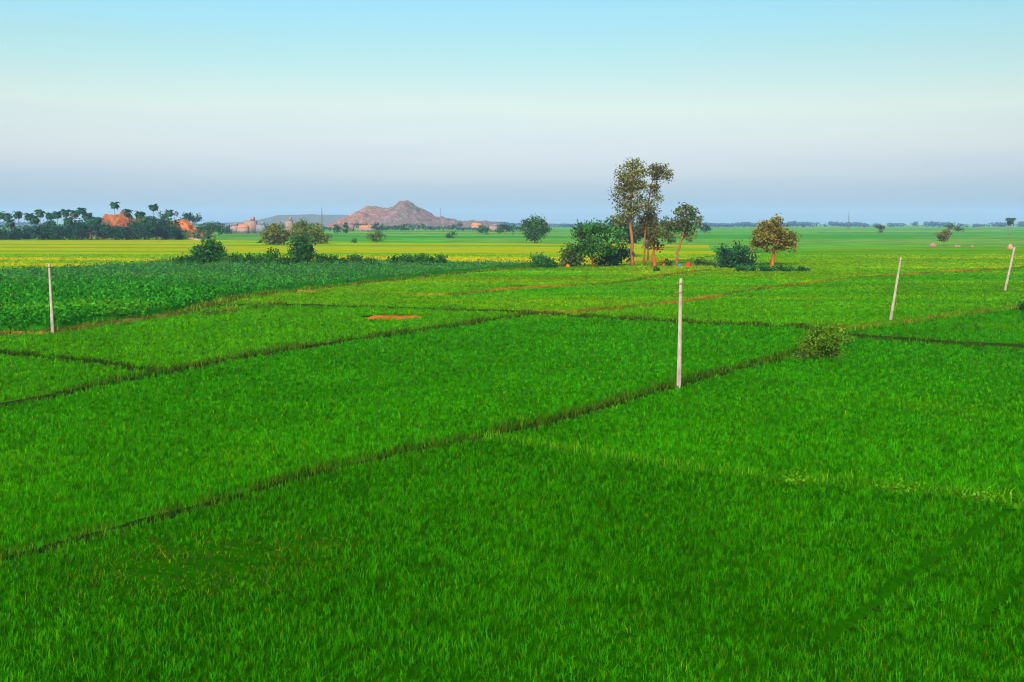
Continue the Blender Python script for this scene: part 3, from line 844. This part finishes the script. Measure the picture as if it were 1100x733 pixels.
make_tree('plain_tree', 381, 264, [(0, 3, 3, 2.4)], (.03, .10, .015), 'tiny bush in the yellow fields below the hill', 'bush', d=520, leaves=150, leaf=.7, cr=.6, limbs=False)
make_tree('plain_tree', 287, 261, [(0, 3, 3, 2.6), (-6, 2, 2.5, 2)], (.03, .075, .015), 'tiny dark bush left of the round olive tree', 'bush', d=520, leaves=200, leaf=.7, cr=.6, limbs=False)

# ------------------------------------------------------------------ village grove on the left
def palm(px, top, d, label, lean=0.0, s_=1.0, group='coconut palms of the village grove'):
    x0, y0 = at(px, d)
    py0 = HZ + CAMZ * F / d
    h = (py0 - top) * d / F - .5
    root = empty('coconut_palm', (x0, y0, 0))
    tb = MB()
    k = 6
    tip = np.array([lean, 0, h])
    pts = [np.array([lean * (i / k) ** 2, 0, h * i / k - (.1 if i == 0 else 0)]) for i in range(k + 1)]
    tb.tube(pts, [.32, .24, .22, .2, .19, .18, .17], (.16, .13, .10), 6)
    tb.build('trunk', M_BARK, root, smooth=True)
    fb = MB()
    nf = 32
    for i in range(nf):
        az = 6.283 * i / nf + random.uniform(-.25, .25)
        el = random.uniform(-.5, 1.2)
        L = random.uniform(4.0, 5.4) * s_
        dirn = np.array([math.cos(az), math.sin(az), 0])
        side = np.array([-math.sin(az), math.cos(az), 0])
        p = tip.copy(); V = []; a = el
        for j in range(6):
            w_ = (.15, .95, 1.25, 1.1, .8, .15)[j] * s_
            V += [p - side * w_ - np.array([0, 0, w_ * .45]), p, p + side * w_ - np.array([0, 0, w_ * .45])]
            p = p + (dirn * math.cos(a) + np.array([0, 0, math.sin(a)])) * L / 5
            a -= .42
        P = []
        for j in range(5):
            for q in (0, 1):
                P += [j * 3 + q, j * 3 + q + 1, j * 3 + q + 4, j * 3 + q + 3]
        c = np.array((.012, .052, .025)) * random.uniform(.6, 1.5)
        if el < -.25: c = np.array((.09, .07, .03))
        fb.add(V, P, [4] * 10, c)
    fb.build('fronds', M_LEAF, root)
    tag(root, label, 'palm tree', group)


palms = [(4, 229, 700), (12, 231, 690), (17, 238, 640), (26, 229, 700), (36, 231, 660), (42, 234, 640), (48, 227, 690), (59, 230, 680), (66, 229, 700), (75, 227, 690), (79, 235, 650), (84, 228, 720), (94, 225, 700), (99, 231, 660), (107, 235, 640),
         (127, 219, 720), (142, 227, 690), (153, 229, 680), (163, 234, 650), (168, 221, 720), (185, 227, 720)]
for i, (px, tp, d) in enumerate(palms):
    lab = 'slender coconut palm in the village grove, %s palm from the left' % ordn[i]
    if i == 15: lab = 'tallest coconut palm rising above the reddish rocks in the grove'
    if i == 19: lab = 'very tall coconut palm near the right end of the grove'
    if i == 20: lab = 'coconut palm at the right end of the grove beside the second rocks'
    palm(px, tp, d, lab, random.uniform(-1.2, 1.2))
g2 = 'leafy trees of the village grove'
grove = [(55, 16, 9), (66, 15, 10), (78, 16, 10), (90, 17, 11), (102, 20, 11), (114, 15, 11), (126, 14, 11), (138, 13, 11), (150, 19, 10), (161, 20, 10), (171, 24, 10), (33, 12, 6), (10, 10, 7), (192, 12, 9), (60, 19, 8), (84, 19, 8), (181, 15, 8), (22, 9, 6), (46, 14, 7)]
for i, (px, h_, w_) in enumerate(sorted(grove)):
    make_tree('grove_tree', px, 257, [(0, h_ * .5, w_, h_ * .5), (random.uniform(-4, 4), h_ * .8, w_ * .6, h_ * .3)], np.array((.011, .052, .028)) * random.uniform(.75, 1.3),
              'dense blue green tree in the village grove, %s of them from the left' % ordn[i], group=g2, leaves=1250, leaf=1.15, cr=1.2, d=630 + 12 * (i % 3))
make_tree('grove_tree', 184, 257, [(0, 22, 12, 9), (-4, 12, 12, 10), (6, 12, 10, 10)], (.022, .075, .018), 'big green round tree left of the second reddish rocks', group=g2, leaves=1500, leaf=1.2, cr=1.3, d=650)
make_tree('grove_tree', 210, 252, [(0, 18, 8, 6), (-5, 20, 6, 5)], (.010, .05, .025), 'dark round tree behind the second reddish rocks', group=g2, leaves=800, leaf=1.3, cr=1.3, d=850)
make_tree('grove_tree', 229, 256, [(2, 14, 9, 7), (-5, 8, 11, 7), (8, 9, 6, 6)], (.018, .07, .02), 'round tree at the right end of the grove', group=g2, leaves=1100, leaf=1.2, cr=1.2, d=680)
make_tree('grove_tree', 212, 258, [(-4, 5, 9, 6), (5, 4, 8, 4)], (.03, .10, .02), 'low green bush below the round tree at the right end of the grove', 'bush', g2, leaves=500, leaf=1.0, cr=1.0, d=630)
make_tree('grove_tree', 247, 249, [(0, 5, 6, 4)], (.012, .05, .04), 'small dark distant tree left of the pink houses', g2 and 'tree', leaves=280, leaf=1.5, cr=1.3, d=1000)

# ------------------------------------------------------------------ hills
def hill(name, prof, d, depth, col, seed, nx=140, ny=60, rough=.22, lab=None, cellsz=.06, mat=None, warm=None):
    """prof: (px, height in px) silhouette; real width and depth at distance d"""
    s = d / F
    xs = np.array([at(p[0], d)[0] for p in prof]); hs = np.array([p[1] for p in prof]) * s
    x = np.linspace(xs[0], xs[-1], nx); v = np.linspace(-1, 1, ny)
    Xg, Vg = np.meshgrid(x, v)
    wob = (fbm(Xg * .02, Vg * 2, seed, 3) - .5) * depth * .3
    Yg = d + Vg * depth + wob
    base = np.interp(Xg, xs, hs)
    fall = np.clip(1 - np.abs(Vg) ** 1.35, 0, 1)
    big = fbm(Xg * cellsz * .5, Yg * cellsz * .5, seed + 3, 3); sm = fbm(Xg * cellsz * 2.2, Yg * cellsz * 2.2, seed + 8, 3)
    Z = base * fall * (1 - rough + rough * 2 * big * .8) + base.max() * .18 * (sm - .5) * np.clip(fall * 3, 0, 1) * np.clip(base / base.max() * 3, 0, 1)
    Z = np.maximum(Z - .3, -.3)
    c = np.tile(np.array(col), (nx * ny, 1))
    if warm is not None:  # sunlight on the left slope, painted in as a warm tint
        f_ = np.interp(Xg.ravel(), [at(warm[0], d)[0], at(warm[1], d)[0]], [1, 0]) * (0.4 + 1.0 * fbm(Xg.ravel() * .02, Yg.ravel() * .02, seed + 20, 2))
        c = c * (1 - np.clip(f_, 0, 1))[:, None] + np.array(warm[2]) * np.clip(f_, 0, 1)[:, None]
    P = []
    idx = np.arange(nx * ny).reshape(ny, nx)
    q = np.stack([idx[:-1, :-1], idx[:-1, 1:], idx[1:, 1:], idx[1:, :-1]], -1).reshape(-1, 4)
    mb = MB()
    mb.add(np.stack([Xg.ravel(), Yg.ravel(), Z.ravel()], 1), q, np.full(len(q), 4), c)
    o = mb.build(name, mat or M_ROCK)
    tag(o, lab, 'hill', None, 'structure')
    return o


ROCK = (.145, .085, .082); RED = (.20, .058, .022)
hill('hill', [(352, 1), (366, 4), (372, 9), (380, 14), (390, 20), (396, 23), (402, 24), (408, 22.5), (415, 23), (423, 25), (429, 28), (433, 31.5), (441, 30), (448, 25), (460, 18), (468, 13), (480, 11), (492, 8), (505, 8), (522, 9), (530, 6), (545, 2)],
     2400, 260, ROCK, 5, 240, 90, .3, 'rocky boulder hill with a double peak on the horizon', .03, warm=(375, 425, (.26, .10, .05)))
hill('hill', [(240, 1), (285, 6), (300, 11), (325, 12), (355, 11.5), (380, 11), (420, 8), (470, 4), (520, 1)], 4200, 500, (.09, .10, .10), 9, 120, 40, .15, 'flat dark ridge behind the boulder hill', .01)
hill('rock_outcrop', [(98, 1), (106, 16), (112, 24), (120, 27), (127, 26), (133, 24), (138, 27), (143, 26), (147, 19), (152, 19), (158, 21), (162, 16), (168, 2)], 780, 26, RED, 15, 160, 60, .5, 'reddish rock outcrop rising behind the village palms', .2)
hill('rock_outcrop', [(180, 1), (184, 15), (190, 18), (200, 18), (206, 16), (211, 11), (218, 7), (226, 2)], 760, 22, (.28, .075, .025), 25, 110, 50, .45, 'smaller reddish rock outcrop at the right end of the grove', .12)

# pale ramp of bare ground beside the second outcrop
mb = MB()
p0 = at(200, 640); p1 = at(226, 600)
mb.box(((p0[0] + p1[0]) / 2, (p0[1] + p1[1]) / 2, -.05), (17, 3, 1.1), (.2, .15, .13), .9, math.atan2(p1[1] - p0[1], p1[0] - p0[0]))
tag(mb.build('ground_ramp', M_WALL), 'low pale ramp below the smaller reddish outcrop', 'wall')

# ------------------------------------------------------------------ houses far off
def house(px, d, w, h, dep, col, label, roof='flat', group='pale pink village houses'):
    x0, y0 = at(px, d)
    col = np.array(col) * .6 + np.array((.11, .12, .14)) * .4
    root = empty('village_house', (x0, y0, 0))
    mb = MB(); mb.box((0, 0, -.1), (w, dep, h), col); mb.build('wall', M_WALL, root)
    mb = MB()
    if roof == 'flat':
        mb.box((0, 0, h - .1), (w + .5, dep + .5, .35), np.array(col) * .85)
        stair = MB(); stair.box((w * .2, 0, h + .25), (w * .35, dep * .4, h * .3), col)
    else:
        a, b, z, t = w / 2 + .4, dep / 2 + .4, h - .1, h * .55
        V = [(-a, -b, z), (a, -b, z), (a, b, z), (-a, b, z), (-a * .8, 0, z + t), (a * .8, 0, z + t)]
        mb.add(V, [0, 1, 5, 4, 2, 3, 4, 5, 1, 2, 5, 3, 0, 4, 3, 2, 1, 0], [4, 4, 3, 3, 4], (.42, .13, .05))
    rf = mb.build('roof', M_WALL, root)
    if roof == 'flat': stair.build('stair_room', M_WALL, rf)
    mb = MB(); mb.box((-w * .05, -dep / 2 - .03, 0), (1.1, .1, 2.1), (.07, .05, .04)); mb.build('door', M_WALL, root)
    for q in (-.32, .3):
        mb = MB(); mb.box((w * q, -dep / 2 - .03, 1.1), (1.1, .1, 1.2), (.04, .04, .045)); mb.build('window', M_WALL, root)
    tag(root, label, 'house', group)


PINK = (.21, .12, .10)
house(255, 1050, 8, 8, 8, PINK, 'small pink house at the left of the group before the ridge')
house(272, 1080, 12, 13, 9, (.24, .11, .08), 'tall orange pink house in the group left of the olive trees')
house(283, 1060, 9, 9, 8, (.11, .13, .18), 'bluish grey house right beside the tall orange pink house')
house(264, 1040, 10, 6, 8, (.22, .15, .13), 'low pale house between two pink houses', 'gable')
house(313, 1100, 7, 13, 7, (.24, .115, .085), 'narrow pink tower house seen between the two olive trees')
house(398, 1300, 26, 5, 9, (.2, .11, .09), 'long low pink house at the foot of the boulder hill', 'gable')
house(376, 1350, 14, 9, 9, (.2, .10, .075), 'pink house at the left foot of the boulder hill')
house(530, 1250, 10, 7, 8, PINK, 'small pink house right of the low rocks')
house(512, 1500, 14, 7, 8, (.28,.16,.13), 'pale pink house on the low rocks right of the hill', 'gable')
# transmission masts
def mast(px, d, top, label):
    x0, y0 = at(px, d)
    h = (HZ + CAMZ * F / d - top) * d / F
    root = empty('radio_mast', (x0, y0, 0))
    mb = MB()
    for sx, sy in ((-1, -1), (1, -1), (1, 1), (-1, 1)):
        mb.tube([(sx * 1.3, sy * 1.3, -.1), (sx * .25, sy * .25, h)], [.22, .16], (.09, .09, .11), 5)
    k = 10
    for i in range(k):
        a, b = i / k, (i + 1) / k
        r0 = 1.3 + (.25 - 1.3) * a; r1 = 1.3 + (.25 - 1.3) * b
        for q in range(4):
            c0 = ((-1, -1), (1, -1), (1, 1), (-1, 1))[q]; c1 = ((-1, -1), (1, -1), (1, 1), (-1, 1))[(q + 1) % 4]
            mb.tube([(c0[0] * r0, c0[1] * r0, h * a), (c1[0] * r1, c1[1] * r1, h * b)], [.1, .1], (.09, .09, .11), 4)
    mb.build('lattice', M_METAL, root)
    mb = MB(); mb.tube([(0, 0, h), (0, 0, h + 4)], [.14, .05], (.09, .09, .11), 5); mb.build('antenna', M_METAL, root)
    tag(root, label, 'mast')
mast(348, 1500, 224, 'thin grey lattice mast standing left of the boulder hill')
mast(474, 2000, 224, 'faint lattice mast just right of the boulder hill')
mast(908, 1900, 228, 'faint lattice mast on the far right horizon')

# huts and haystacks on the right plain
def haystack(px, py, w, h, col, label):
    x0, y0 = G(px, py)
    s = y0 / F
    mb = MB(); k = 12; V = []
    rings = [(0, 1.0), (.35, 1.08), (.65, .85), (.88, .45), (1.0, .06)]
    for (z, r) in rings:
        for j in range(k):
            a = 6.283 * j / k; rr = r * w * s / 2 * random.uniform(.9, 1.1)
            V.append((rr * math.cos(a), rr * math.sin(a) * .9, z * h * s))
    P = []; S = []
    for i in range(len(rings) - 1):
        for j in range(k):
            P += [i * k + j, i * k + (j + 1) % k, (i + 1) * k + (j + 1) % k, (i + 1) * k + j]; S.append(4)
    P += [(len(rings) - 1) * k + j for j in range(k)]; S.append(k)
    mb.add(V, P, S, col)
    tag(mb.build('straw_heap', M_SOIL, smooth=True, loc=(x0, y0, 0)), label, 'straw heap', 'pale heaps on the far right plain')
haystack(1002, 265, 8, 4, (.15, .105, .075), 'pinkish straw heap left of the brown rounded tree')
haystack(1028, 266, 8, 3, (.15, .105, .075), 'pinkish straw heap right of the brown rounded tree')
haystack(1044, 266, 4, 3, (.15, .105, .075), 'smallest pinkish straw heap on the far right plain')
haystack(1085, 268, 6, 6, (.3, .13, .1), 'taller pinkish heap beside the top of the rightmost pole')
# right edge palm-like tree
palm(1080, 236, 900, 'lone small palm on the horizon at the far right', .3, 1.2, None)

# heaps at the foot of the trees
def bundle(px, py, w, h, col, label):
    x0, y0 = G(px, py); s = y0 / F
    mb = MB(); V = []; k = 10
    rings = [(0, 1.0), (.4, 1.05), (.75, .7), (.95, .3)]
    for (z, r) in rings:
        for j in range(k):
            a = 6.283 * j / k; rr = r * w * s / 2 * random.uniform(.85, 1.15)
            V.append((rr * math.cos(a), rr * math.sin(a), z * h * s * random.uniform(.95, 1.05)))
    P = []; S = []
    for i in range(3):
        for j in range(k):
            P += [i * k + j, i * k + (j + 1) % k, (i + 1) * k + (j + 1) % k, (i + 1) * k + j]; S.append(4)
    P += [3 * k + j for j in range(k)]; S.append(k)
    mb.add(V, P, S, col)
    tag(mb.build('heap', M_CLOTH, smooth=True, loc=(x0, y0, 0)), label, 'heap')
bundle(739, 287.5, 5.5, 6.5, (.38, .015, .015), 'bright red heap on the ground right of the leaning tree')
bundle(730, 288, 4, 5, (.05, .10, .2), 'pale blue heap at the foot of the leaning tree')
bundle(713, 287, 3.5, 4.5, (.3, .06, .015), 'small orange red heap between the eucalyptus clump and leaning tree')
bundle(610, 288.5, 5, 5, (.28, .07, .015), 'orange earth heap at the left end of the eucalyptus clump')

# ------------------------------------------------------------------ concrete poles
def pole(px, py, h, tilt, label, w0=.28, w1=.17, marks=0, fwd=0.0):
    x0, y0 = G(px, py)
    root = empty('concrete_pole', (x0, y0, 0))
    root.rotation_euler = (fwd, tilt, 0)
    mb = MB(); V = []
    levels = [-.4, 0, h * .33, h * .66, h - .03, h]
    for i, z in enumerate(levels):
        f = w0 + (w1 - w0) * max(0, z) / h
        if i == 5: f *= .86
        a, b, c_ = f / 2, f * .36, f * .09
        V += [(-a + c_, -b, z), (a - c_, -b, z), (a, -b + c_, z), (a, b - c_, z), (a - c_, b, z), (-a + c_, b, z), (-a, b - c_, z), (-a, -b + c_, z)]
    P = []; S = []
    for i in range(len(levels) - 1):
        for j in range(8):
            P += [i * 8 + j, i * 8 + (j + 1) % 8, (i + 1) * 8 + (j + 1) % 8, (i + 1) * 8 + j]; S.append(4)
    P += [40 + j for j in range(8)]; S.append(8)
    mb.add(V, P, S, (.22, .19, .16))
    mb.build('shaft', M_CONC, root)
    for q in range(marks):
        z = h - .35 - .55 * q
        mb = MB(); f = w0 + (w1 - w0) * z / h
        mb.box((-.02, 0, z), (f + .09, f * .72 + .09, .07), (.20, .07, .03))
        mb.tube([(-f / 2 - .03, 0, z + .035), (-f / 2 - .22, 0, z + .035)], [.03, .03], (.24, .08, .03), 6)
        mb.build('clamp', M_METAL, root)
    tag(root, label, 'utility pole', 'pale concrete poles in the fields')
pole(729, 419, 7.0, 0.0, 'tall upright concrete pole standing in the middle of the fields', marks=2)
pole(57, 361, 6.7, 0.0, 'upright concrete pole at the left edge before the tall dark crop', marks=1)
pole(956, 347, 6.9, math.radians(7.0), 'leaning concrete pole right of the yellow green shrub', marks=1)
pole(1079, 314, 6.9, math.radians(9.5), 'rightmost leaning concrete pole, farthest away', .34, .24)

# ------------------------------------------------------------------ far woodland on the horizon
def woodland(x0, x1, d, h, n, col, leaf, lab):
    px = rng.uniform(x0, x1, n * 2)
    dn = vn(px * .035, px * 0 + 3, 55) * .65 + vn(px * .15, px * 0 + 8, 56) * .35
    px = px[rng.random(n * 2) < sstep(.18, .55, dn)]; n = len(px)
    hv = h * (.35 + .9 * vn(px * .06, px * 0 + 1, 57) * (.5 + .8 * vn(px * .4, px * 0, 58)))
    dist = d + rng.uniform(-.08, .08, n) * d
    X = (px - 550) / F * dist; Z = hv * np.sqrt(rng.random(n))
    c = np.tile(np.array(col), (n, 1)) * rng.uniform(.6, 1.4, n)[:, None]
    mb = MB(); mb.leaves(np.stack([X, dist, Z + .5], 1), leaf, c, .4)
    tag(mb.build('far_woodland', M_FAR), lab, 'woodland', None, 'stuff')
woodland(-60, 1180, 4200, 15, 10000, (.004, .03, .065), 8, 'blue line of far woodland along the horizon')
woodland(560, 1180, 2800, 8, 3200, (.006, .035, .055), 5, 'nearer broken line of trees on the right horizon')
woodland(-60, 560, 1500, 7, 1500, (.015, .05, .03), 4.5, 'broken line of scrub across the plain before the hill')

# ------------------------------------------------------------------ render settings
scene.view_settings.view_transform = 'Standard'
scene.view_settings.look = 'None'
scene.view_settings.gamma = 1.0
scene.view_settings.exposure = 1.75
scene.view_settings.use_curve_mapping = False
scene.render.engine = 'CYCLES'
cy = scene.cycles
cy.max_bounces = 5; cy.diffuse_bounces = 3; cy.glossy_bounces = 2; cy.transmission_bounces = 3; cy.volume_bounces = 0; cy.transparent_max_bounces = 4
cy.use_denoising = True
cy.filter_width = 1.1
